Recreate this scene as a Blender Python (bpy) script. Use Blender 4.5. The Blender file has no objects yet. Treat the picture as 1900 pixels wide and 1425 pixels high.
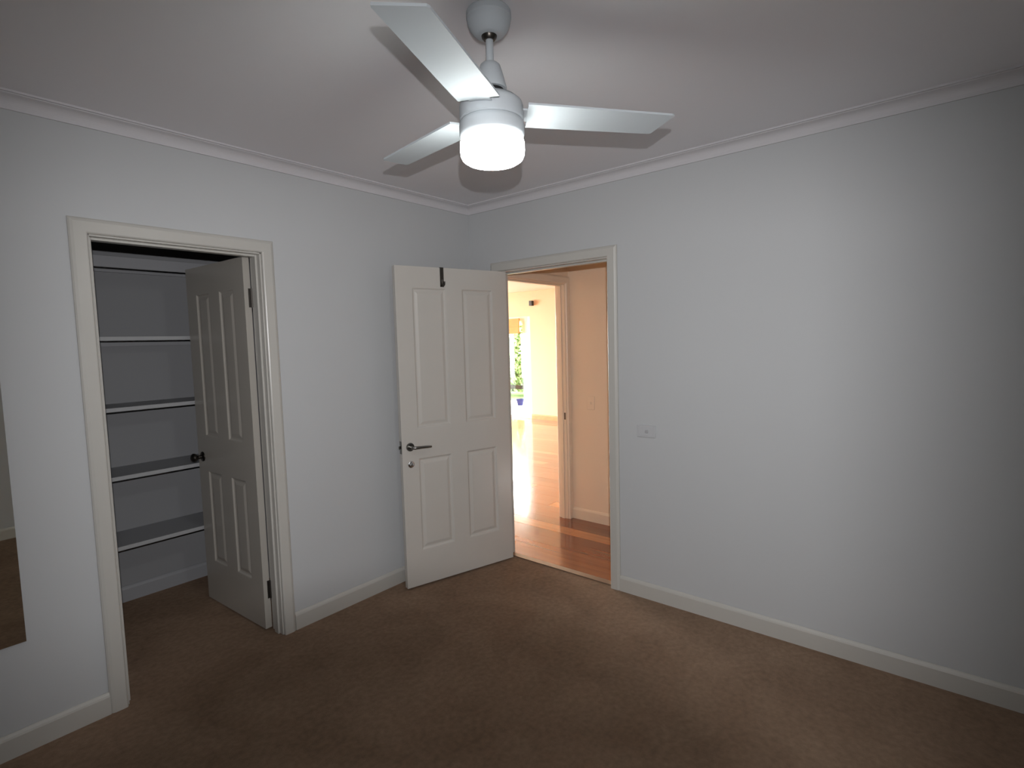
import bpy, bmesh, math, random
from mathutils import Vector, Matrix
random.seed(7)
S = bpy.context.scene
COL = S.collection

# ------------------------------------------------------------------ camera, world, lights, exposure
CAM = Vector((-2.9257, -2.8104, 1.5690))
F = Vector((0.76642129, 0.63750194, -0.07867451))
RT = Vector((0.6376144, -0.76988375, -0.02696092))
UP = Vector((0.07775787, 0.02950058, 0.99653571))
cd = bpy.data.cameras.new('camera')
cd.sensor_width = 36.0
cd.lens = 1001.6 / 1900 * 36.0
cd.clip_start = 0.01
cam = bpy.data.objects.new('camera', cd)
cam.matrix_world = Matrix(((RT.x, UP.x, -F.x, CAM.x), (RT.y, UP.y, -F.y, CAM.y), (RT.z, UP.z, -F.z, CAM.z), (0, 0, 0, 1)))
COL.objects.link(cam)
S.camera = cam

S.view_settings.view_transform = 'Standard'
S.view_settings.look = 'None'
S.view_settings.gamma = 1.0
S.view_settings.use_curve_mapping = False
S.view_settings.exposure = 0.0
S.cycles.use_denoising = True
S.cycles.max_bounces = 10
S.cycles.diffuse_bounces = 6
S.cycles.glossy_bounces = 5
S.cycles.transparent_max_bounces = 12
S.cycles.caustics_reflective = False
S.cycles.caustics_refractive = False
S.cycles.sample_clamp_indirect = 6.0

W = bpy.data.worlds.new('daylight'); S.world = W
W.use_nodes = True
bg = W.node_tree.nodes['Background']
bg.inputs[0].default_value = (1.0, 0.98, 0.94, 1)
bg.inputs[1].default_value = 47.0

# the flash of the camera that took the picture: a small lamp just above the lens, wide soft-edged beam
FLASH = CAM + RT * 0.016 + UP * 0.125 - F * 0.05
fl = bpy.data.lights.new('camera_flash', 'SPOT')
fl.energy = 200
fl.color = (1.0, 0.99, 1.01)
fl.shadow_soft_size = 0.009
fl.spot_size = math.radians(135)
fl.spot_blend = 1.0
fo = bpy.data.objects.new('camera_flash', fl)
_d = (F + RT * 0.0 - UP * 0.0).normalized()
fo.rotation_mode = 'QUATERNION'
fo.rotation_quaternion = _d.to_track_quat('-Z', 'Y')
fo.location = FLASH
COL.objects.link(fo)

def portal(name, loc, rot, sx, sy):
    l = bpy.data.lights.new(name, 'AREA'); l.shape = 'RECTANGLE'; l.size = sx; l.size_y = sy
    l.cycles.is_portal = True
    o = bpy.data.objects.new(name, l); o.location = loc; o.rotation_euler = rot; COL.objects.link(o)
    return o

# ------------------------------------------------------------------ measures
H = 2.555                      # ceiling height
XR, YO = -3.80, -3.45          # rear wall, wall opposite the closet
CL, CR = -2.284, -1.5587       # closet opening between the architraves' inner edges
DL, DR = -0.278, -1.1551       # hallway door opening
DH = 2.062                     # head height
AW, AT = 0.064, 0.018          # architrave width, thickness
WT = 0.11                      # wall thickness
WR = 0.09                      # right wall's thickness
HX = 1.0                       # far wall of the hall
HE = -0.2                      # hall's end wall
LX, LY = 5.63, 6.9             # living room far walls

# ------------------------------------------------------------------ helpers
def prop(o, label=None, cat=None, group=None, kind=None):
    if label: o['label'] = label
    if cat: o['category'] = cat
    if group: o['group'] = group
    if kind: o['kind'] = kind
    return o

def empty(name, loc, rz=0.0, **k):
    o = bpy.data.objects.new(name, None); o.empty_display_size = 0.1
    o.location = loc; o.rotation_euler = (0, 0, rz); COL.objects.link(o)
    return prop(o, **k)

class MB:
    def __init__(s): s.bm = bmesh.new()
    def quad(s, *p):
        return s.bm.faces.new([s.bm.verts.new(q) for q in p])
    def box(s, x0, x1, y0, y1, z0, z1, bevel=0.0, seg=2):
        b = bmesh.new()
        bmesh.ops.create_cube(b, size=1.0)
        for v in b.verts:
            v.co = Vector(((x0 + x1) / 2 + v.co.x * abs(x1 - x0), (y0 + y1) / 2 + v.co.y * abs(y1 - y0), (z0 + z1) / 2 + v.co.z * abs(z1 - z0)))
        if bevel:
            bmesh.ops.bevel(b, geom=b.edges[:], offset=bevel, segments=seg, profile=0.5, affect='EDGES')
        s._join(b); return s
    def _join(s, b, M=None):
        if M is not None: b.transform(M)
        me = bpy.data.meshes.new('tmp'); b.to_mesh(me); b.free(); s.bm.from_mesh(me); bpy.data.meshes.remove(me)
    def lathe(s, prof, n=48, M=None, caps=True):
        b = bmesh.new(); rings = []
        for r, z in prof:
            if r < 1e-6: rings.append([b.verts.new((0, 0, z))])
            else: rings.append([b.verts.new((r * math.cos(2 * math.pi * i / n), r * math.sin(2 * math.pi * i / n), z)) for i in range(n)])
        for a, c in zip(rings, rings[1:]):
            for i in range(n):
                j = (i + 1) % n
                if len(a) == 1 and len(c) == 1: continue
                if len(a) == 1: b.faces.new((a[0], c[j], c[i]))
                elif len(c) == 1: b.faces.new((a[i], a[j], c[0]))
                else: b.faces.new((a[i], a[j], c[j], c[i]))
        if caps:
            for r in (rings[0], rings[-1]):
                if len(r) > 1: b.faces.new(r)
        bmesh.ops.recalc_face_normals(b, faces=b.faces[:])
        s._join(b, M); return s
    def sweep(s, prof, frames):
        """prof: list of (a,b); frames: list of functions mapping (a,b)->point; closed profile, capped ends"""
        b = bmesh.new(); rs = [[b.verts.new(f(p)) for p in prof] for f in frames]
        n = len(prof)
        for r0, r1 in zip(rs, rs[1:]):
            for i in range(n):
                b.faces.new((r0[i], r0[(i + 1) % n], r1[(i + 1) % n], r1[i]))
        b.faces.new(rs[0]); b.faces.new(rs[-1])
        bmesh.ops.recalc_face_normals(b, faces=b.faces[:])
        s._join(b); return s
    def tube(s, pts, r, n=12):
        pts = [Vector(p) for p in pts]
        b = bmesh.new(); rings = []
        rad = r if isinstance(r, (list, tuple)) else [r] * len(pts)
        up = Vector((0.13, 0.27, 0.95))
        for i, p in enumerate(pts):
            d = (pts[min(i + 1, len(pts) - 1)] - pts[max(i - 1, 0)]).normalized()
            a = d.cross(up).normalized(); c = d.cross(a)
            rings.append([b.verts.new(p + (a * math.cos(2 * math.pi * k / n) + c * math.sin(2 * math.pi * k / n)) * rad[i]) for k in range(n)])
        for a, c in zip(rings, rings[1:]):
            for i in range(n): b.faces.new((a[i], a[(i + 1) % n], c[(i + 1) % n], c[i]))
        b.faces.new(rings[0]); b.faces.new(rings[-1])
        bmesh.ops.recalc_face_normals(b, faces=b.faces[:])
        s._join(b); return s
    def build(s, name, mat, parent=None, smooth=False, loc=None, **k):
        me = bpy.data.meshes.new(name); s.bm.to_mesh(me); s.bm.free()
        me.materials.append(mat)
        if smooth:
            for p in me.polygons: p.use_smooth = True
            try: me.set_sharp_from_angle(angle=math.radians(35))
            except Exception: pass
        o = bpy.data.objects.new(name, me); COL.objects.link(o)
        if loc: o.location = loc
        if parent: o.parent = parent
        return prop(o, **k)

def box(name, mat, b, parent=None, bevel=0.0, **k):
    return MB().box(*b, bevel=bevel).build(name, mat, parent, **k)

# ------------------------------------------------------------------ materials
def nodes(name):
    m = bpy.data.materials.new(name); m.use_nodes = True
    nt = m.node_tree
    return m, nt, nt.nodes['Principled BSDF']

def paint(name, col, rough=0.5, var=0.03, bump=0.0, scale=3.0, bscale=220.0, coat=0.0, spec=0.5):
    m, nt, p = nodes(name)
    tc = nt.nodes.new('ShaderNodeTexCoord')
    n = nt.nodes.new('ShaderNodeTexNoise'); n.inputs['Scale'].default_value = scale; n.inputs['Detail'].default_value = 4
    nt.links.new(tc.outputs['Object'], n.inputs['Vector'])
    r = nt.nodes.new('ShaderNodeValToRGB')
    r.color_ramp.elements[0].position = 0.3; r.color_ramp.elements[1].position = 0.7
    r.color_ramp.elements[0].color = tuple(c * (1 - var) for c in col) + (1,)
    r.color_ramp.elements[1].color = tuple(min(1, c * (1 + var)) for c in col) + (1,)
    nt.links.new(n.outputs['Fac'], r.inputs['Fac']); nt.links.new(r.outputs['Color'], p.inputs['Base Color'])
    p.inputs['Roughness'].default_value = rough
    p.inputs['Specular IOR Level'].default_value = spec
    p.inputs['Coat Weight'].default_value = coat
    if bump:
        n2 = nt.nodes.new('ShaderNodeTexNoise'); n2.inputs['Scale'].default_value = bscale
        nt.links.new(tc.outputs['Object'], n2.inputs['Vector'])
        b = nt.nodes.new('ShaderNodeBump'); b.inputs['Strength'].default_value = bump; b.inputs['Distance'].default_value = 0.002
        nt.links.new(n2.outputs['Fac'], b.inputs['Height']); nt.links.new(b.outputs['Normal'], p.inputs['Normal'])
    return m

def metal(name, col, rough=0.3):
    m, nt, p = nodes(name)
    p.inputs['Base Color'].default_value = col + (1,); p.inputs['Metallic'].default_value = 1.0
    n = nt.nodes.new('ShaderNodeTexNoise'); n.inputs['Scale'].default_value = 60
    mr = nt.nodes.new('ShaderNodeMapRange'); mr.inputs['To Min'].default_value = rough * 0.8; mr.inputs['To Max'].default_value = rough * 1.2
    nt.links.new(n.outputs['Fac'], mr.inputs['Value']); nt.links.new(mr.outputs['Result'], p.inputs['Roughness'])
    return m

M = {}
M['wall'] = paint('wall_paint', (0.475, 0.483, 0.488), 0.75, 0.012, 0.05, 1.2, 260)
M['closet'] = paint('closet_wall_shaded', (0.26, 0.262, 0.27), 0.8, 0.015, 0.05, 1.2, 260)  # wall paint darkened: the closet's dimness is put into the colour
M['ceiling'] = paint('ceiling_paint', (0.76, 0.745, 0.765), 0.85, 0.012, 0.03, 1.0, 200)
M['cornice'] = paint('cornice_paint', (0.58, 0.565, 0.58), 0.7, 0.01)
M['trim'] = paint('trim_enamel', (0.48, 0.465, 0.43), 0.32, 0.012, 0, 4)
M['door'] = paint('door_enamel', (0.52, 0.495, 0.455), 0.24, 0.012, 0.02, 5, 60)
M['closet_door'] = paint('closet_door_shaded', (0.40, 0.375, 0.335), 0.3, 0.012, 0.02, 5, 60)  # same enamel as the bedroom door, darkened to stand for closet shade
M['living_skirting'] = paint('timber_skirting', (0.50, 0.27, 0.11), 0.4, 0.1, 0, 12)
M['shelf'] = paint('shelf_melamine_shaded', (0.30, 0.303, 0.315), 0.45, 0.01)  # closet shade painted into the shelf colour
M['shelf_edge'] = paint('shelf_edge_strip', (0.40, 0.405, 0.41), 0.4, 0.01)  # edge strip dimmed along with the shelves for closet shade
M['fan'] = paint('fan_enamel', (0.49, 0.53, 0.555), 0.65, 0.01)
M['plastic'] = paint('white_plastic', (0.47, 0.475, 0.485), 0.4, 0.01)
M['plastic_dark'] = paint('grey_plastic', (0.38, 0.38, 0.39), 0.4, 0.01)
M['black'] = paint('black_plastic', (0.012, 0.012, 0.013), 0.45, 0.1)
M['living_wall'] = paint('yellow_wall_paint', (0.70, 0.545, 0.37), 0.7, 0.012, 0.03, 1.2, 240)
M['hall_wall'] = paint('cream_wall_paint', (0.76, 0.605, 0.46), 0.7, 0.012, 0.03, 1.2, 240)
M['hall_trim'] = paint('cream_trim_enamel', (0.73, 0.60, 0.47), 0.35, 0.012)
M['hall_ceiling'] = paint('cream_ceiling_paint', (0.90, 0.87, 0.83), 0.8, 0.01)
M['chrome'] = metal('satin_chrome', (0.24, 0.235, 0.22), 0.25)
M['dark_metal'] = metal('dark_bronze', (0.10, 0.09, 0.08), 0.35)
M['steel'] = metal('polished_chrome', (0.75, 0.75, 0.76), 0.12)
M['hinge'] = metal('hinge_bronze', (0.12, 0.11, 0.10), 0.45)
M['threshold'] = metal('threshold_brass', (0.36, 0.28, 0.21), 0.6)
M['under'] = paint('subfloor', (0.05, 0.03, 0.02), 0.9, 0.1)

def carpet():
    m, nt, p = nodes('carpet_pile')
    tc = nt.nodes.new('ShaderNodeTexCoord')
    big = nt.nodes.new('ShaderNodeTexNoise'); big.inputs['Scale'].default_value = 2.6; big.inputs['Detail'].default_value = 5; big.inputs['Roughness'].default_value = 0.6; big.inputs['Distortion'].default_value = 0.6
    mid = nt.nodes.new('ShaderNodeTexNoise'); mid.inputs['Scale'].default_value = 38; mid.inputs['Detail'].default_value = 4
    fine = nt.nodes.new('ShaderNodeTexNoise'); fine.inputs['Scale'].default_value = 420; fine.inputs['Detail'].default_value = 2
    for n in (big, mid, fine): nt.links.new(tc.outputs['Object'], n.inputs['Vector'])
    r = nt.nodes.new('ShaderNodeValToRGB'); e = r.color_ramp.elements
    e[0].position = 0.32; e[0].color = (0.245, 0.162, 0.110, 1); e[1].position = 0.7; e[1].color = (0.33, 0.226, 0.156, 1)
    nt.links.new(big.outputs['Fac'], r.inputs['Fac'])
    r2 = nt.nodes.new('ShaderNodeMapRange'); r2.inputs['From Min'].default_value = 0.3; r2.inputs['From Max'].default_value = 0.7; r2.inputs['To Min'].default_value = 0.86; r2.inputs['To Max'].default_value = 1.12
    nt.links.new(mid.outputs['Fac'], r2.inputs['Value'])
    mx = nt.nodes.new('ShaderNodeMix'); mx.data_type = 'RGBA'; mx.blend_type = 'MULTIPLY'; mx.inputs['Factor'].default_value = 1.0
    nt.links.new(r.outputs['Color'], mx.inputs[6]); nt.links.new(r2.outputs['Result'], mx.inputs[7])
    nt.links.new(mx.outputs[2], p.inputs['Base Color'])
    p.inputs['Roughness'].default_value = 1.0; p.inputs['Specular IOR Level'].default_value = 0.05
    ad = nt.nodes.new('ShaderNodeMath'); ad.operation = 'MULTIPLY_ADD'; ad.inputs[1].default_value = 0.6
    nt.links.new(mid.outputs['Fac'], ad.inputs[0]); nt.links.new(fine.outputs['Fac'], ad.inputs[2])
    b = nt.nodes.new('ShaderNodeBump'); b.inputs['Strength'].default_value = 0.7; b.inputs['Distance'].default_value = 0.008
    nt.links.new(ad.outputs[0], b.inputs['Height']); nt.links.new(b.outputs['Normal'], p.inputs['Normal'])
    return m
M['carpet'] = carpet()

def timber(name, c0, c1):
    m, nt, p = nodes(name)
    tc = nt.nodes.new('ShaderNodeTexCoord'); mp = nt.nodes.new('ShaderNodeMapping'); mp.inputs['Scale'].default_value = (26, 1.6, 26)
    oi = nt.nodes.new('ShaderNodeObjectInfo')
    va = nt.nodes.new('ShaderNodeVectorMath'); va.operation = 'ADD'
    nt.links.new(tc.outputs['Object'], va.inputs[0]); nt.links.new(oi.outputs['Location'], va.inputs[1])
    nt.links.new(va.outputs[0], mp.inputs['Vector'])
    n = nt.nodes.new('ShaderNodeTexNoise'); n.inputs['Scale'].default_value = 1.0; n.inputs['Detail'].default_value = 6; n.inputs['Distortion'].default_value = 1.2
    nt.links.new(mp.outputs[0], n.inputs['Vector'])
    r = nt.nodes.new('ShaderNodeValToRGB'); r.color_ramp.elements[0].position = 0.3; r.color_ramp.elements[1].position = 0.72
    r.color_ramp.elements[0].color = c0 + (1,); r.color_ramp.elements[1].color = c1 + (1,)
    nt.links.new(n.outputs['Fac'], r.inputs['Fac']); nt.links.new(r.outputs['Color'], p.inputs['Base Color'])
    p.inputs['Roughness'].default_value = 0.17; p.inputs['Coat Weight'].default_value = 0.6; p.inputs['Coat Roughness'].default_value = 0.08
    return m
M['wood'] = [timber('floorboard_mid', (0.21, 0.058, 0.016), (0.29, 0.088, 0.026)),
             timber('floorboard_dark', (0.12, 0.030, 0.010), (0.18, 0.050, 0.016)),
             timber('floorboard_light', (0.34, 0.125, 0.042), (0.44, 0.18, 0.066)),
             timber('floorboard_red', (0.17, 0.042, 0.013), (0.24, 0.068, 0.021))]

m, nt, p = nodes('lit_opal_glass')
p.inputs['Base Color'].default_value = (0.9, 0.92, 0.93, 1); p.inputs['Roughness'].default_value = 0.2
p.inputs['Emission Color'].default_value = (0.96, 1.0, 0.97, 1); p.inputs['Emission Strength'].default_value = 34.0
M['globe'] = m
m, nt, p = nodes('mirror_silver')
p.inputs['Base Color'].default_value = (0.86, 0.85, 0.80, 1); p.inputs['Metallic'].default_value = 1.0; p.inputs['Roughness'].default_value = 0.015
M['mirror'] = m
m = bpy.data.materials.new('window_glass'); m.use_nodes = True; nt = m.node_tree; nt.nodes.clear()
out = nt.nodes.new('ShaderNodeOutputMaterial'); mix = nt.nodes.new('ShaderNodeMixShader'); tr = nt.nodes.new('ShaderNodeBsdfTransparent'); gl = nt.nodes.new('ShaderNodeBsdfGlossy'); fr = nt.nodes.new('ShaderNodeFresnel')
gl.inputs['Roughness'].default_value = 0.02; tr.inputs[0].default_value = (0.95, 0.97, 0.96, 1)
ge = nt.nodes.new('ShaderNodeNewGeometry'); ir = nt.nodes.new('ShaderNodeMapRange')      # thin pane: same reflectance from both sides, no total internal reflection
ir.inputs['To Min'].default_value = 1.45; ir.inputs['To Max'].default_value = 1 / 1.45
nt.links.new(ge.outputs['Backfacing'], ir.inputs['Value']); nt.links.new(ir.outputs['Result'], fr.inputs['IOR'])
nt.links.new(fr.outputs[0], mix.inputs[0]); nt.links.new(tr.outputs[0], mix.inputs[1]); nt.links.new(gl.outputs[0], mix.inputs[2]); nt.links.new(mix.outputs[0], out.inputs[0])
M['glass'] = m
M['blind'] = paint('orange_blind_fabric', (0.62, 0.30, 0.12), 0.9, 0.06, 0.1, 8, 300)
M['leaf'] = paint('green_leaves', (0.10, 0.16, 0.055), 0.9, 0.5, 0, 6, spec=0.0)
M['bark'] = paint('bark', (0.010, 0.008, 0.006), 0.9, 0.2, 0.2, 10, 60, spec=0.0)
M['paving'] = paint('pale_paving', (0.62, 0.60, 0.55), 0.8, 0.08, 0.1, 2, 80)
M['lawn'] = paint('lawn_grass', (0.07, 0.11, 0.045), 0.9, 0.25, 0.3, 9, 200, spec=0.0)
M['rail'] = paint('dark_timber_rail', (0.004, 0.0036, 0.003), 0.9, 0.2, spec=0.0)
M['blue'] = paint('blue_glaze', (0.004, 0.006, 0.03), 0.6, 0.05, spec=0.02)
M['lens'] = M['black']

# ------------------------------------------------------------------ bedroom shell
st = dict(kind='structure')
# carpet floor of bedroom and closet
mb = MB(); mb.box(XR - WT, 0.03, YO - WT, 1.32, -0.06, 0.0)
mb.build('floor', M['carpet'], **st)
# ceiling (over bedroom and closet)
box('ceiling', M['ceiling'], (XR - WT, WR, YO - WT, 1.32, H, H + 0.1), **st)

def wall_x(name, mat, y0, y1, xs, z1, openings=(), **k):
    """wall lying along x (thickness y0..y1) as one joined mesh of blocks round its openings (x0,x1,zbot,ztop)"""
    mb = MB(); cur = xs[0]
    for a, b, zb, zt in openings:
        if a > cur: mb.box(cur, a, y0, y1, 0, z1)
        if zt < z1: mb.box(a, b, y0, y1, zt, z1)
        if zb > 0: mb.box(a, b, y0, y1, 0, zb)
        cur = b
    if xs[1] > cur: mb.box(cur, xs[1], y0, y1, 0, z1)
    bmesh.ops.remove_doubles(mb.bm, verts=mb.bm.verts[:], dist=1e-5)
    return mb.build(name, mat, **st)
def wall_y(name, mat, x0, x1, ys, z1, openings=()):
    mb = MB(); cur = ys[0]
    for a, b, zb, zt in openings:
        if a > cur: mb.box(x0, x1, cur, a, 0, z1)
        if zt < z1: mb.box(x0, x1, a, b, zt, z1)
        if zb > 0: mb.box(x0, x1, a, b, 0, zb)
        cur = b
    if ys[1] > cur: mb.box(x0, x1, cur, ys[1], 0, z1)
    bmesh.ops.remove_doubles(mb.bm, verts=mb.bm.verts[:], dist=1e-5)
    return mb.build(name, mat, **st)

JB = 0.022                                            # jamb lining thickness
QK = 0.007                                            # quirk between jamb face and architrave
c0, c1 = CL + QK, CR - QK                             # clear closet opening (wall hole is wider by the lining)
wall_x('wall_left', M['wall'], 0, WT, (XR - WT, WR), H, [(CL + QK - JB - 0.001, CR - QK + JB + 0.001, 0, DH + QK + JB)])
# the right wall: bedroom paint on its room side, cream on the hall side
d0, d1 = DR + QK, DL - QK
wall_y('wall_right', M['wall'], 0, 0.045, (YO - WT, 0.0), H, [(DR + QK - JB - 0.001, DL - QK + JB + 0.001, 0, DH + QK + JB)])
wall_y('wall_hall_near', M['hall_wall'], 0.045, WR, (YO - WT, 0.0), H, [(DR + QK - JB - 0.001, DL - QK + JB + 0.001, 0, DH + QK + JB)])
wall_y('wall_rear', M['wall'], XR - WT, XR, (YO - WT, 0), H)
wall_x('wall_opposite', M['wall'], YO - WT, YO, (XR, 0), H)
# closet shell
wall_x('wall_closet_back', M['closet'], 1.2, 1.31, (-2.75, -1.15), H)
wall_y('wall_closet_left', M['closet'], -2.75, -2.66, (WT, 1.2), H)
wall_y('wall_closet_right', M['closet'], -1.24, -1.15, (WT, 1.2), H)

# ------------------------------------------------------------------ cornices (trim), skirting boards
c = 0.0587
cv = [(0, 0), (0, c), (0.007, c), (0.007, c - 0.008)]
for i in range(1, 8):
    t = i / 8 * math.pi / 2
    cv.append((0.007 + (c - 0.021) * (1 - math.cos(t)), c - 0.008 - (c - 0.021) * math.sin(t)))
cv += [(c - 0.012, 0.011), (c - 0.010, 0.008), (c, 0.008), (c, 0)]
def corn(name, along, fixed, sgn, a0, a1, m0=1, m1=1, drop=c):
    """profile (a: out from the wall, b: down from ceiling); mitred at its ends"""
    mb = MB()
    if along == 'x':
        mb.sweep(cv, [lambda p: (a0 + m0 * p[0], fixed + sgn * p[0], H - p[1]), lambda p: (a1 - m1 * p[0], fixed + sgn * p[0], H - p[1])])
    else:
        mb.sweep(cv, [lambda p: (fixed + sgn * p[0], a0 + m0 * p[0], H - p[1]), lambda p: (fixed + sgn * p[0], a1 - m1 * p[0], H - p[1])])
    return mb.build(name, M['cornice'], **st)
corn('trim_1', 'x', 0, -1, XR, 0)
corn('trim_2', 'y', 0, -1, YO, 0)
corn('trim_3', 'x', YO, 1, XR, 0)
corn('trim_4', 'y', XR, 1, YO, 0)

SK, SH = 0.015, 0.097
sp = [(0, 0), (SK, 0), (SK, SH - 0.018), (SK - 0.003, SH - 0.010), (SK - 0.008, SH - 0.003), (SK - 0.011, SH), (0, SH)]
def skirt(name, along, fixed, sgn, a0, a1, mat, m0=0, m1=0):
    mb = MB()
    if along == 'x':
        mb.sweep(sp, [lambda p: (a0 + m0 * p[0], fixed + sgn * p[0], p[1]), lambda p: (a1 - m1 * p[0], fixed + sgn * p[0], p[1])])
    else:
        mb.sweep(sp, [lambda p: (fixed + sgn * p[0], a0 + m0 * p[0], p[1]), lambda p: (fixed + sgn * p[0], a1 - m1 * p[0], p[1])])
    return mb.build(name, mat, **st)
skirt('baseboard_left', 'x', 0, -1, XR, CL - AW, M['trim'], 1, 0)
skirt('baseboard_left', 'x', 0, -1, CR + AW, 0, M['trim'], 0, 1)
skirt('baseboard_right', 'y', 0, -1, YO, DR - AW, M['trim'], 1, 0)
skirt('baseboard_right', 'y', 0, -1, DL + AW, 0, M['trim'], 0, 1)
skirt('baseboard_opposite', 'x', YO, 1, XR, 0, M['trim'], 1, 1)
skirt('baseboard_rear', 'y', XR, 1, YO, 0, M['trim'], 1, 1)
skirt('baseboard_closet_back', 'x', 1.2, -1, -2.66, -1.24, M['shelf'])  # closet skirtings share the shelves' shade-darkened colour
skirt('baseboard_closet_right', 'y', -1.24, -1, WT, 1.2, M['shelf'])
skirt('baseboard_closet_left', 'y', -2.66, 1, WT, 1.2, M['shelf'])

# ------------------------------------------------------------------ door frames: architraves, jambs, stops
# architrave profile: (a: distance from inner edge outwards, b: proud of the wall)
ap = [(0, 0), (0, AT - 0.006), (0.003, AT - 0.002), (0.007, AT), (AW - 0.016, AT), (AW - 0.006, AT - 0.004), (AW, AT - 0.009), (AW, 0)]
def frame(name, P, w, h, mat, depth, both=True, stop=(0.03, 0.07)):
    """opening of clear width w+..; local x along the wall from the left edge (0) to w, local y into the wall (0 room face .. depth), P maps local to world"""
    root = empty(name, (0, 0, 0), **st)
    faces = [(0, -1)] + ([(depth, 1)] if both else [])
    for y, s in faces:
        for side in (0, 1):
            mb = MB()
            f = lambda p, z, s_=side: P((-p[0] if s_ == 0 else w + p[0]), y + s * p[1], z(p))
            mb.sweep(ap, [lambda p: f(p, lambda q: 0.0), lambda p: f(p, lambda q: h + q[0])])
            mb.build('architrave', mat, root)
        mb = MB()
        mb.sweep(ap, [lambda p: P(-p[0], y + s * p[1], h + p[0]), lambda p: P(w + p[0], y + s * p[1], h + p[0])])
        mb.build('architrave', mat, root)
    def pb(nm, x0, x1, y0, y1, z0, z1):
        mb = MB(); mb.box(x0, x1, y0, y1, z0, z1, bevel=0.0015, seg=1)
        for v in mb.bm.verts: v.co = Vector(P(*v.co))
        bmesh.ops.recalc_face_normals(mb.bm, faces=mb.bm.faces[:])
        return mb.build(nm, mat, root)
    pb('jamb', QK - JB, QK, 0.0, depth, 0, h + QK - JB * 0)
    pb('jamb', w - QK, w - QK + JB, 0.0, depth, 0, h + QK - JB * 0)
    pb('jamb', QK - JB, w - QK + JB, 0.0, depth, h - QK, h - QK + JB)
    pb('door_stop', QK, QK + 0.011, stop[0], stop[1], 0, h - QK)
    pb('door_stop', w - QK - 0.011, w - QK, stop[0], stop[1], 0, h - QK)
    pb('door_stop', QK + 0.011, w - QK - 0.011, stop[0], stop[1], h - QK - 0.011, h - QK)
    return root
fr_c = frame('trim_5', lambda x, y, z: (CL + x, y, z), CR - CL, DH, M['trim'], WT, True, (0.028, 0.070))
fr_d = frame('trim_6', lambda x, y, z: (y, DL - x, z), DL - DR, DH, M['trim'], WR, True, (0.042, 0.076))

# ------------------------------------------------------------------ panelled doors
def panel_mesh(u0, u1, z0, z1, T):
    """moulded raised panel, both faces, filling the hole u0..u1 / z0..z1 of a leaf of thickness T"""
    b = bmesh.new()
    steps = [(0.0, 0.0), (0.006, -0.001), (0.012, -0.007), (0.018, -0.009), (0.024, -0.0085), (0.040, -0.0035), (0.046, -0.003)]
    for s in (-1, 1):
        rings = []
        for ins, d in steps:
            y = s * (T / 2 + d)
            rings.append([b.verts.new(q) for q in ((u0 + ins, y, z0 + ins), (u1 - ins, y, z0 + ins), (u1 - ins, y, z1 - ins), (u0 + ins, y, z1 - ins))])
        for a, c_ in zip(rings, rings[1:]):
            for i in range(4): b.faces.new((a[i], a[(i + 1) % 4], c_[(i + 1) % 4], c_[i]))
        b.faces.new(rings[-1])
        if s == -1: first = rings[0]
        else:
            for i in range(4): b.faces.new((first[i], first[(i + 1) % 4], rings[0][(i + 1) % 4], rings[0][i]))
    bmesh.ops.recalc_face_normals(b, faces=b.faces[:])
    return b
def leaf(root, w, us, zs, T=0.036, hh=2.04, mat='door'):
    """leaf in local coords: x from the hinge edge (0) to w, y centred on its thickness, z 0..hh"""
    ug = [0, us[0], us[1], us[2], us[3], w]; zg = [0, zs[0], zs[1], zs[2], zs[3], hh]
    b = bmesh.new()
    holes = {(1, 1), (3, 1), (1, 3), (3, 3)}
    cells = [(i, k) for i in range(5) for k in range(5) if (i, k) not in holes]
    V = {}
    def v(i, k, s):
        if (i, k, s) not in V: V[(i, k, s)] = b.verts.new((ug[i], s * T / 2, zg[k]))
        return V[(i, k, s)]
    for s in (-1, 1):
        for i, k in cells: b.faces.new((v(i, k, s), v(i + 1, k, s), v(i + 1, k + 1, s), v(i, k + 1, s)))
    for i in range(5):
        for k in (0, 5): b.faces.new((v(i, k, -1), v(i + 1, k, -1), v(i + 1, k, 1), v(i, k, 1)))
    for k in range(5):
        for i in (0, 5): b.faces.new((v(i, k, -1), v(i, k + 1, -1), v(i, k + 1, 1), v(i, k, 1)))
    bmesh.ops.recalc_face_normals(b, faces=b.faces[:])
    mb = MB(); mb._join(b)
    lf = mb.build('door_leaf', M[mat], root)
    for i in (1, 3):
        for k in (1, 3):
            mb = MB(); mb._join(panel_mesh(ug[i], ug[i + 1], zg[k], zg[k + 1], T)); mb.build('door_panel', M[mat], lf)
    return lf
def hinge(root, z, x=0.0, y=0.02):
    mb = MB()
    mb.lathe([(0.0065, -0.05), (0.0065, 0.05)], 14, Matrix.Translation((x - 0.004, y, z)))
    mb.box(x - 0.0025, x + 0.0005, y - 0.034, y, z - 0.05, z + 0.05)
    return mb.build('hinge', M['hinge'], root)

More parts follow.
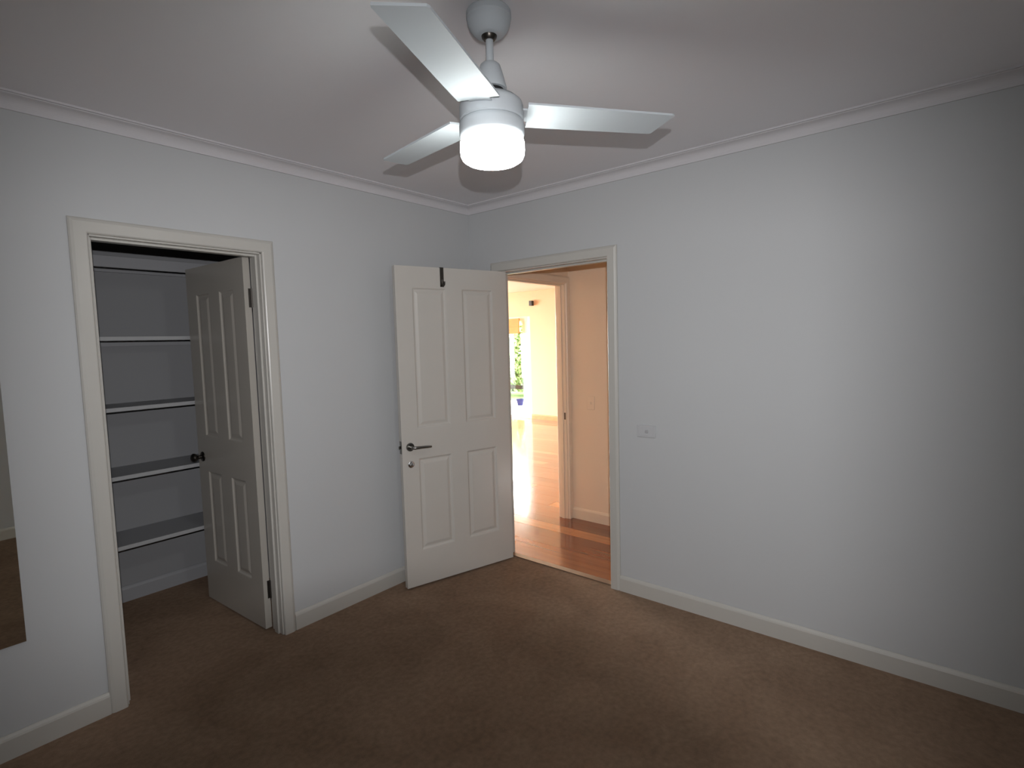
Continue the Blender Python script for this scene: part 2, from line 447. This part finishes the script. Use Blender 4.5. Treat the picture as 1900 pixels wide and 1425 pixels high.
# bedroom door, swung into the room in front of the left wall
a = 0.2705
A0 = Vector((-0.0201, -0.362, 0.0))
ud = Vector((-math.cos(a), math.sin(a), 0))            # along the leaf away from the hinge
rz = math.atan2(ud.y, ud.x)                            # local +y = z x u
vy = Vector((-ud.y, ud.x, 0))                          # points towards -y side (the room side face)
T = 0.036
org = A0 - vy * (T / 2)
door1 = empty('door_1', (org.x, org.y, 0.012), rz, kind='structure', label='white four-panel bedroom door standing open against the left wall')
leaf(door1, 0.82, (0.112, 0.357, 0.467, 0.713), (0.225, 0.832, 1.020, 1.912))
def lever(root, s, u, z):
    """lever handle on face s (+1 = room side)"""
    y = s * T / 2
    hd = MB()
    R_ = Matrix.Translation((u, y, z)) @ Matrix.Rotation(-s * math.pi / 2, 4, 'X')
    hd.lathe([(0.0, 0.0), (0.027, 0.0), (0.027, 0.005), (0.0245, 0.009), (0.0, 0.009)], 32, R_)
    o = hd.build('rose', M['chrome'], root, smooth=True)
    lv = MB()
    yy = lambda t: y + s * t
    lv.tube([(u, yy(0.008), z), (u, yy(0.03), z), (u, yy(0.045), z), (u - 0.012, yy(0.054), z), (u - 0.04, yy(0.055), z), (u - 0.09, yy(0.055), z - 0.002), (u - 0.122, yy(0.054), z - 0.004)],
            [0.010, 0.0095, 0.0095, 0.0095, 0.0088, 0.008, 0.0065], 14)
    lv.build('lever_handle', M['chrome'], root, smooth=True)
lever(door1, 1, 0.765, 0.910); lever(door1, -1, 0.765, 0.910)
mb = MB(); R_ = Matrix.Translation((0.763, T / 2, 0.798)) @ Matrix.Rotation(-math.pi / 2, 4, 'X')
mb.lathe([(0, 0), (0.021, 0), (0.021, 0.004), (0.017, 0.007), (0.012, 0.008), (0.010, 0.018), (0.0, 0.020)], 28, R_)
mb.build('privacy_snib', M['steel'], door1, smooth=True)
mb = MB(); mb.box(0.8195, 0.822, -0.012, 0.012, 0.87, 0.95, 0.0005, 1); mb.box(0.822, 0.833, -0.006, 0.006, 0.902, 0.920, 0.002, 1)
mb.build('latch', M['chrome'], door1)
for z in (0.22, 1.02, 1.84): hinge(door1, z, 0.0, -0.02)

# over-door hook hanging on the bedroom door's top edge
hk = empty('over_door_hook', (org.x + ud.x * 0.498, org.y + ud.y * 0.498, 2.052), rz, label='dark metal strap hook hung over the top edge of the open bedroom door', cat='hook')
mb = MB(); mb.box(-0.013, 0.013, T / 2 + 0.0005, T / 2 + 0.0025, -0.122, 0.0025); mb.box(-0.013, 0.013, -T / 2 - 0.0025, T / 2 + 0.0025, 0.0005, 0.0025); mb.box(-0.013, 0.013, -T / 2 - 0.0025, -T / 2 - 0.0005, -0.05, 0.0025)
mb.build('strap', M['dark_metal'], hk)
mb = MB(); pts = [(0, T / 2 + 0.003, -0.075)]
for i in range(9):
    t = math.pi * i / 8
    pts.append((0, T / 2 + 0.020 - 0.016 * math.cos(t), -0.100 - 0.016 * math.sin(t)))
pts.append((0, T / 2 + 0.037, -0.09))
mb.tube(pts, 0.005, 10); mb.build('hook', M['dark_metal'], hk, smooth=True)

# closet door, swung into the closet
ang2 = math.radians(92.5)
u2 = Vector((math.cos(ang2), math.sin(ang2), 0)); v2 = Vector((-u2.y, u2.x, 0))
o2 = Vector((-1.604, 0.114, 0)) - v2 * (T / 2)
door2 = empty('door_2', (o2.x, o2.y, 0.012), ang2, kind='structure', label='white four-panel closet door swung inwards into the closet')
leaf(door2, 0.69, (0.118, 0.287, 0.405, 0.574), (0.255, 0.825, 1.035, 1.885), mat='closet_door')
mb = MB(); R_ = Matrix.Translation((0.632, T / 2, 0.905)) @ Matrix.Rotation(-math.pi / 2, 4, 'X')
mb.lathe([(0, 0), (0.030, 0), (0.030, 0.004), (0.024, 0.008), (0.011, 0.010), (0.011, 0.030), (0.018, 0.036), (0.026, 0.046), (0.027, 0.054), (0.022, 0.063), (0.012, 0.068), (0, 0.069)], 32, R_)
mb.build('door_knob', M['dark_metal'], door2, smooth=True)
mb = MB(); R_ = Matrix.Translation((0.632, -T / 2, 0.905)) @ Matrix.Rotation(math.pi / 2, 4, 'X')
mb.lathe([(0, 0), (0.030, 0), (0.030, 0.004), (0.024, 0.008), (0.011, 0.010), (0.011, 0.030), (0.018, 0.036), (0.026, 0.046), (0.027, 0.054), (0.022, 0.063), (0.012, 0.068), (0, 0.069)], 32, R_)
mb.build('door_knob', M['dark_metal'], door2, smooth=True)
def plate_hinge(root, z):
    mb = MB(); mb.box(-0.003, 0.0, -0.018, -0.004, z - 0.05, z + 0.05)
    mb.lathe([(0.0065, -0.05), (0.0065, 0.05)], 14, Matrix.Translation((-0.006, -0.019, z)))
    return mb.build('hinge', M['hinge'], root)
for z in (0.218, 1.825): plate_hinge(door2, z)

# ------------------------------------------------------------------ closet shelves
names = ['topmost', 'second', 'middle', 'fourth', 'lowest']
SF = 0.87
for i, z in enumerate((2.105, 1.655, 1.252, 0.858, 0.452)):
    lab = ['white closet shelf at the top, above the door head line, with deep front edge',
           'white closet shelf at eye level, seen edge-on, second from the top',
           'white closet shelf above knob height, third from the top',
           'white closet shelf beside the dark door knob, second from the bottom',
           'white closet shelf nearest the floor, lowest of the five'][i]
    t = 0.018
    sh = empty('closet_shelf', (-1.95, 1.2, z - t), label=lab, cat='shelf', group='shelves across the back of the closet')
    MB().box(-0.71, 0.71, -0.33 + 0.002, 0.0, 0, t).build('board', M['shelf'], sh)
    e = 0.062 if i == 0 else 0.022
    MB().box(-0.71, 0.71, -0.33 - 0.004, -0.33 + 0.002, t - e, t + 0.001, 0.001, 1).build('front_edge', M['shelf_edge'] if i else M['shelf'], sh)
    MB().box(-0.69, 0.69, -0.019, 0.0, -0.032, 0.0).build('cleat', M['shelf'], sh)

# ------------------------------------------------------------------ ceiling fan
fan = empty('ceiling_fan', (-1.644, -1.692, H), label='white three-blade ceiling fan with a lit round opal light', cat='ceiling fan')
def zz(z): return z - H
MB().lathe([(0.0, 0), (0.064, 0), (0.067, -0.004), (0.0675, -0.020), (0.0655, -0.023), (0.0655, -0.027), (0.064, -0.036), (0.059, -0.048), (0.051, -0.059), (0.041, -0.067), (0.034, -0.070), (0.0, -0.070)], 48).build('canopy', M['fan'], fan, smooth=True)
MB().lathe([(0, -0.069), (0.024, -0.069), (0.022, -0.076), (0.016, -0.082), (0.0, -0.082)], 32).build('hanger_ball', M['dark_metal'], fan, smooth=True)
MB().lathe([(0.0115, -0.06), (0.0115, zz(2.300))], 20).build('downrod', M['fan'], fan, smooth=True)
MB().lathe([(0.0, zz(2.405)), (0.024, zz(2.405)), (0.030, zz(2.400)), (0.035, zz(2.385)), (0.042, zz(2.360)), (0.049, zz(2.334)), (0.049, zz(2.328)), (0.0, zz(2.328))], 32).build('yoke_cover', M['fan'], fan, smooth=True)
MB().lathe([(0.0, zz(2.326)), (0.040, zz(2.329)), (0.034, zz(2.306)), (0.0, zz(2.306))], 24).build('yoke', M['black'], fan, smooth=True)
MB().lathe([(0.0, zz(2.308)), (0.050, zz(2.308)), (0.080, zz(2.300)), (0.094, zz(2.288)), (0.097, zz(2.278)), (0.097, zz(2.240)), (0.094, zz(2.236)), (0.0, zz(2.236))], 56).build('motor_housing', M['fan'], fan, smooth=True)
MB().lathe([(0.0, zz(2.236)), (0.092, zz(2.236)), (0.097, zz(2.231)), (0.099, zz(2.222)), (0.099, zz(2.196)), (0.095, zz(2.188)), (0.0, zz(2.188))], 56).build('light_ring', M['fan'], fan, smooth=True)
MB().lathe([(0.0, zz(2.190)), (0.088, zz(2.190)), (0.0945, zz(2.184)), (0.098, zz(2.172)), (0.0985, zz(2.150)), (0.097, zz(2.136)), (0.092, zz(2.125)), (0.080, zz(2.117)), (0.055, zz(2.112)), (0.0, zz(2.110))], 64).build('light_globe', M['globe'], fan, smooth=True)
th0 = -0.66; zb = 2.262
def blade_bm():
    b = bmesh.new(); tk = 0.006
    pts = [(0.100, -0.067), (0.20, -0.067), (0.40, -0.064), (0.570, -0.0615), (0.578, -0.058), (0.5535, 0.0575), (0.545, 0.0612), (0.40, 0.064), (0.20, 0.067), (0.122, 0.067), (0.117, 0.03), (0.106, -0.03)]
    lo = [b.verts.new((x, y, -tk / 2)) for x, y in pts]; hi = [b.verts.new((x, y, tk / 2)) for x, y in pts]
    b.faces.new(lo[::-1]); b.faces.new(hi)
    for i in range(len(pts)): b.faces.new((lo[i], lo[(i + 1) % len(pts)], hi[(i + 1) % len(pts)], hi[i]))
    bmesh.ops.recalc_face_normals(b, faces=b.faces[:])
    return b
bl_me = None
for k in range(3):
    if bl_me is None:
        mb = MB(); mb._join(blade_bm()); bo = mb.build('blade', M['fan'], fan); bl_me = bo.data
        mb = MB(); mb.box(0.06, 0.165, -0.026, 0.026, 0.0032, 0.009, 0.002, 1); mb.box(0.06, 0.121, -0.034, 0.034, -0.002, 0.003, 0.001, 1)
        br = mb.build('blade_bracket', M['fan'], bo); br_me = br.data
    else:
        bo = bpy.data.objects.new('blade', bl_me); COL.objects.link(bo); bo.parent = fan
        br = bpy.data.objects.new('blade_bracket', br_me); COL.objects.link(br); br.parent = bo
    bo.location = (0, 0, zz(zb))
    bo.rotation_euler = (math.radians(-6), 0, th0 + k * 2 * math.pi / 3)

# ------------------------------------------------------------------ mirror on the left wall
mr = empty('wall_mirror', (-2.86, 0.0, 0.444), label='frameless tall mirror on the left wall beside the closet, cut off by the frame edge', cat='mirror')
mb = MB(); mb.box(-0.264, 0.266, -0.012, -0.0115, 0.0, 1.30); mb.build('mirror_glass', M['mirror'], mr)
mb = MB(); mb.box(-0.264, 0.266, -0.0115, -0.001, 0.0, 1.30); mb.build('mirror_backing', M['black'], mr)

# ------------------------------------------------------------------ light switch on the right wall
sw = empty('light_switch', (0, -1.399, 1.0195), math.radians(-90), label='white wide light switch plate on the right wall beside the hallway door', cat='light switch')
def switch_parts(root, w, h):
    # local x along the wall, local -y out of the wall
    MB().box(-w / 2, w / 2, -0.008, -0.0003, -h / 2, h / 2, 0.003, 2).build('plate', M['plastic'], root)
    MB().box(-w / 2 + 0.010, w / 2 - 0.010, -0.0095, -0.0075, -h / 2 + 0.009, h / 2 - 0.009, 0.0008, 1).build('inner_plate', M['plastic'], root)
    MB().box(-0.004, 0.016, -0.0135, -0.009, -0.009, 0.009, 0.002, 1).build('rocker', M['plastic_dark'], root)
switch_parts(sw, 0.117, 0.073)

# ------------------------------------------------------------------ hallway and living room
# timber floor: boards run along y
sub = box('floor', M['under'], (0.03, LX + 0.1, -2.6, LY + 0.1, -0.08, -0.0215), **st)
unit = MB().box(0, 0.1335, 0, 1, -0.02, 0, 0.0).build('floorboard', M['wood'][0], sub)
unit_me = [unit.data] + [unit.data.copy() for _ in M['wood'][1:]]
for me, mt in zip(unit_me[1:], M['wood'][1:]): me.materials[0] = mt
first = True
rnd = random.Random(11)
xb = 0.615 - 0.135 * 4
row = 0
while xb < LX + 0.05:
    y = -2.5 if xb < HX else -0.2
    off = rnd.uniform(0.2, 1.5)
    while y < LY:
        L = min(off if off else rnd.uniform(1.5, 2.6), LY + 0.05 - y); off = 0
        pick = {4: 2, 3: 1, 5: 1, 2: 3, 1: 0, 0: 0}.get(row) if (y < 1.2) else None
        if pick is None: pick = rnd.choice((0, 0, 1, 2, 3))
        if L > 0.08:
            if first: o = unit; first = False
            else:
                o = bpy.data.objects.new('floorboard', unit_me[pick]); COL.objects.link(o); o.parent = sub
            o.location = (xb, y, rnd.uniform(-0.0006, 0.0)); o.scale = (1, L - 0.0015, 1)
        y += L
    xb += 0.135; row += 1
box('trim_7', M['threshold'], (0.016, 0.066, DR + QK, DL - QK, 0.0, 0.006), bevel=0.002, **st)

wall_y('wall_hall_far', M['hall_wall'], HX, HX + 0.1, (-2.6, HE), H)
HD0, HD1, HT = 0.165, 0.945, 0.085                    # doorway from hall to living room
wall_x('wall_hall_end', M['hall_wall'], HE, HE + HT, (WR, LX + 0.1), H + 0.0, [(HD0 + QK - JB - 0.001, HD1 - QK + JB + 0.001, 0, 2.045 + QK + JB)])
wall_x('wall_hall_start', M['hall_wall'], -2.7, -2.6, (WR, HX + 0.1), H)
fr_h = frame('trim_8', lambda x, y, z: (HD0 + x, HE + y, z), HD1 - HD0, 2.045, M['hall_trim'], HT, True, (0.03, 0.06))
mb = MB(); mb.box(HD1 - QK - 0.0015, HD1 - QK + 0.001, HE + 0.008, HE + 0.022, 0.88, 0.94); mb.build('strike_plate', M['dark_metal'], fr_h)
box('ceiling', M['hall_ceiling'], (WR, LX + 0.1, -2.7, LY + 0.1, H, H + 0.1), **st)
skirt('baseboard_hall', 'y', HX, -1, -2.6, HE - 0.018, M['hall_trim'])
skirt('baseboard_living', 'y', LX, -1, HE + HT, 3.80, M['living_skirting'])
# hall switch
hs = empty('hall_light_switch', (HX, -0.41, 1.03), math.radians(-90), label='small upright switch plate on the peach hallway wall', cat='light switch')
MB().box(-0.036, 0.036, -0.006, -0.0003, -0.058, 0.058, 0.003, 2).build('plate', M['hall_wall'], hs)
MB().box(-0.008, 0.008, -0.012, -0.0075, -0.012, 0.012, 0.002, 1).build('rocker', M['hall_trim'], hs)

# living room walls and windows
WY0, WY1, WZ = 3.80, 6.3, 2.06
wall_y('wall_living_far', M['living_wall'], LX, LX + 0.1, (HE, LY), H, [(WY0, WY1, 0, WZ)])
wall_x('wall_living_end', M['living_wall'], LY, LY + 0.1, (WR, LX + 0.1), H, [(0.9, 4.9, 0.0, 2.2)])
wall_y('wall_living_side', M['living_wall'], 0.0, WR, (WT, LY + 0.1), H)
def window(name, P, w, z0, z1, panes):
    root = empty(name, (0, 0, 0), **st)
    def pb(nm, mat, x0, x1, y0, y1, a, b, bev=0.0):
        mb = MB(); mb.box(x0, x1, y0, y1, a, b, bev, 1)
        for v in mb.bm.verts: v.co = Vector(P(*v.co))
        bmesh.ops.recalc_face_normals(mb.bm, faces=mb.bm.faces[:])
        return mb.build(nm, mat, root)
    f = 0.09
    pb('window_frame', M['hall_ceiling'], 0, f, 0.02, 0.09, z0, z1, 0.003); pb('window_frame', M['hall_ceiling'], w - f, w, 0.02, 0.09, z0, z1, 0.003)
    pb('window_frame', M['hall_ceiling'], f, w - f, 0.02, 0.09, z1 - f, z1, 0.003); pb('window_frame', M['hall_ceiling'], f, w - f, 0.02, 0.09, z0, z0 + 0.05, 0.003)
    pw = (w - 2 * f) / panes
    for i in range(panes):
        x0 = f + i * pw; x1 = x0 + pw
        fr_ = pb('sash_stile', M['hall_ceiling'], x0, x0 + 0.14, 0.035, 0.075, z0 + 0.05, z1 - f, 0.003)
        pb('sash_stile', M['hall_ceiling'], x1 - 0.14, x1, 0.035, 0.075, z0 + 0.05, z1 - f, 0.003)
        g = pb('pane', M['glass'], x0 + 0.14, x1 - 0.14, 0.0545, 0.0555, z0 + 0.05, z1 - f)
    return root
window('window_1', lambda x, y, z: (LX + y, WY0 + x, z), WY1 - WY0, 0.0, WZ, 2)
window('window_2', lambda x, y, z: (0.9 + x, LY + y, z), 4.0, 0.0, 2.2, 3)
portal('window_portal', (LX + 0.12, (WY0 + WY1) / 2, WZ / 2), (0, math.radians(90), 0), WZ, WY1 - WY0)
portal('window_portal', (2.9, LY + 0.12, 1.1), (math.radians(-90), 0, 0), 4.0, 2.2)

# orange blind half drawn over the window
bl = empty('window_blind', (LX - 0.03, 4.03, 2.045), label='orange fabric blind pulled up at the top of the bright living room window', cat='blind')
MB().box(-0.035, 0.0, 0.0, 2.2, -0.06, -0.02, 0.003, 1).build('headrail', M['blind'], bl)
for i in range(4):
    MB().box(-0.030 - 0.006 * (i % 2), -0.006, 0.01, 2.19, -0.06 - 0.065 * (i + 1), -0.055 - 0.065 * i, 0.005, 2).build('fold', M['blind'], bl)
# black speaker on the living room wall
spk = empty('wall_speaker', (LX, 3.713, 2.305), label='small black box mounted high on the cream living room wall', cat='speaker')
MB().box(-0.09, -0.02, -0.035, 0.035, -0.05, 0.05, 0.006, 2).build('cabinet', M['black'], spk)
MB().box(-0.02, 0.0, -0.012, 0.012, -0.02, 0.02).build('bracket', M['black'], spk)

# outdoors seen through the window
box('ground', M['paving'], (LX + 0.1, 8.2, -4, 14, -0.1, -0.02), **st)
box('ground', M['lawn'], (8.2, 24, -4, 22, -0.1, -0.02), **st)
box('ground', M['paving'], (-4, LX + 0.1, LY + 0.1, 14, -0.1, -0.02), **st)
pot = empty('garden_pot', (7.45, 5.57, -0.02), label='small blue pot standing on the ground outside the living room window', cat='pot')
MB().lathe([(0.0, 0.0), (0.06, 0.0), (0.065, 0.01), (0.085, 0.09), (0.095, 0.14), (0.103, 0.145), (0.103, 0.16), (0.092, 0.16), (0.085, 0.14), (0.0, 0.135)], 32).build('bowl', M['blue'], pot, smooth=True)
rl = empty('garden_rail', (8.1, 6.6, -0.02), label='dark low timber rail along the garden edge outside the window', cat='fence')
MB().box(-0.03, 0.03, -2.4, 2.4, 0.33, 0.43, 0.004, 1).build('rail', M['rail'], rl)
for y in (-2.3, -0.8, 0.8, 2.3): MB().box(-0.04, 0.04, y - 0.04, y + 0.04, 0.0, 0.44, 0.004, 1).build('post', M['rail'], rl)
rr = random.Random(3)
hg = empty('garden_hedge', (9.4, 6.9, -0.02), label='leafy green hedge in daylight outside the living room window', cat='hedge')
for k in range(3):
    y = -1.4 + 1.4 * k
    mb = MB(); mb.tube([(0, y, 0), (0.03, y + 0.02, 0.8), (0.0, y + 0.05, 1.5)], [0.06, 0.05, 0.03], 8); mb.build('trunk', M['bark'], hg)
b = bmesh.new()
for _ in range(11000):
    while True:
        p = Vector((rr.uniform(-1, 1), rr.uniform(-1, 1), rr.uniform(-1, 1)))
        if 0.4 < p.length < 1: break
    q = Vector((p.x * 0.85, p.y * 2.3, 1.3 + p.z * 1.2))
    n = Vector((rr.uniform(-1, 1), rr.uniform(-1, 1), rr.uniform(-0.3, 1))).normalized()
    t1 = n.orthogonal().normalized(); t2 = n.cross(t1); sz = rr.uniform(0.05, 0.10)
    b.faces.new([b.verts.new(q + t1 * sz), b.verts.new(q + t2 * sz * 0.45), b.verts.new(q - t1 * sz), b.verts.new(q - t2 * sz * 0.45)])
mb = MB(); mb._join(b); mb.build('foliage', M['leaf'], hg, kind='stuff')

# ------------------------------------------------------------------ the camera on its tripod that took the picture (behind the viewpoint, unseen; hood and flash head shaped for the light)
tp = empty('tripod_camera', (CAM.x - F.x * 0.10, CAM.y - F.y * 0.10, 0.0), math.atan2(F.y, F.x), label='black camera with wide lens and raised flash on a tripod in the near room corner', cat='camera')
Mc = Matrix(((F.x, -RT.x, UP.x, CAM.x), (F.y, -RT.y, UP.y, CAM.y), (F.z, -RT.z, UP.z, CAM.z), (0, 0, 0, 1)))   # local: x forward, y left, z up
Mi = tp.matrix_basis.inverted() if False else None
def cpart(mb, name, mat, smooth=False):
    mb.bm.transform(Mc)
    loc = Matrix.LocRotScale(tp.location, tp.rotation_euler, None).inverted()
    mb.bm.transform(loc)
    return mb.build(name, mat, tp, smooth=smooth)
mb = MB(); mb.box(-0.16, -0.075, -0.065, 0.065, -0.055, 0.050, 0.01, 3); cpart(mb, 'camera_body', M['black'])
RX = Matrix.Rotation(math.pi / 2, 4, 'Y')
mb = MB(); mb.lathe([(0.036, -0.08), (0.040, -0.04), (0.076, 0.058), (0.079, 0.058), (0.046, -0.05), (0.044, -0.08)], 40, RX, caps=False); cpart(mb, 'lens_hood', M['black'], True)  # oversized hood, sized to throw the lens shadow on the carpet
mb = MB()                                             # black lips round the flash lamp, shaped to cut its beam: floor, roof and cheeks
mb.box(-0.10, -0.066, -0.065, 0.04, 0.086, 0.164, 0.003, 1)
mb.box(-0.066, -0.010, -0.065, -0.0460, 0.086, 0.164, 0.002, 1); mb.box(-0.066, -0.010, 0.0235, 0.040, 0.086, 0.164, 0.002, 1)
mb.box(-0.066, -0.010, -0.0495, 0.0235, 0.1425, 0.164, 0.002, 1); mb.box(-0.066, -0.012, -0.0495, 0.0235, 0.086, 0.0985, 0.002, 1)
mb.box(-0.112, -0.098, -0.025, 0.025, 0.045, 0.13); cpart(mb, 'flash_head', M['black'])
mb = MB(); mb.tube([(0, 0, 1.05), (0, 0, CAM.z - 0.045)], 0.014, 14); mb.build('centre_column', M['black'], tp)
for k in range(3):
    t = math.pi + k * 2 * math.pi / 3
    mb = MB(); mb.tube([(0.02 * math.cos(t), 0.02 * math.sin(t), 1.12), (0.26 * math.cos(t), 0.26 * math.sin(t), 0.008)], [0.014, 0.010], 12); mb.build('leg', M['black'], tp)
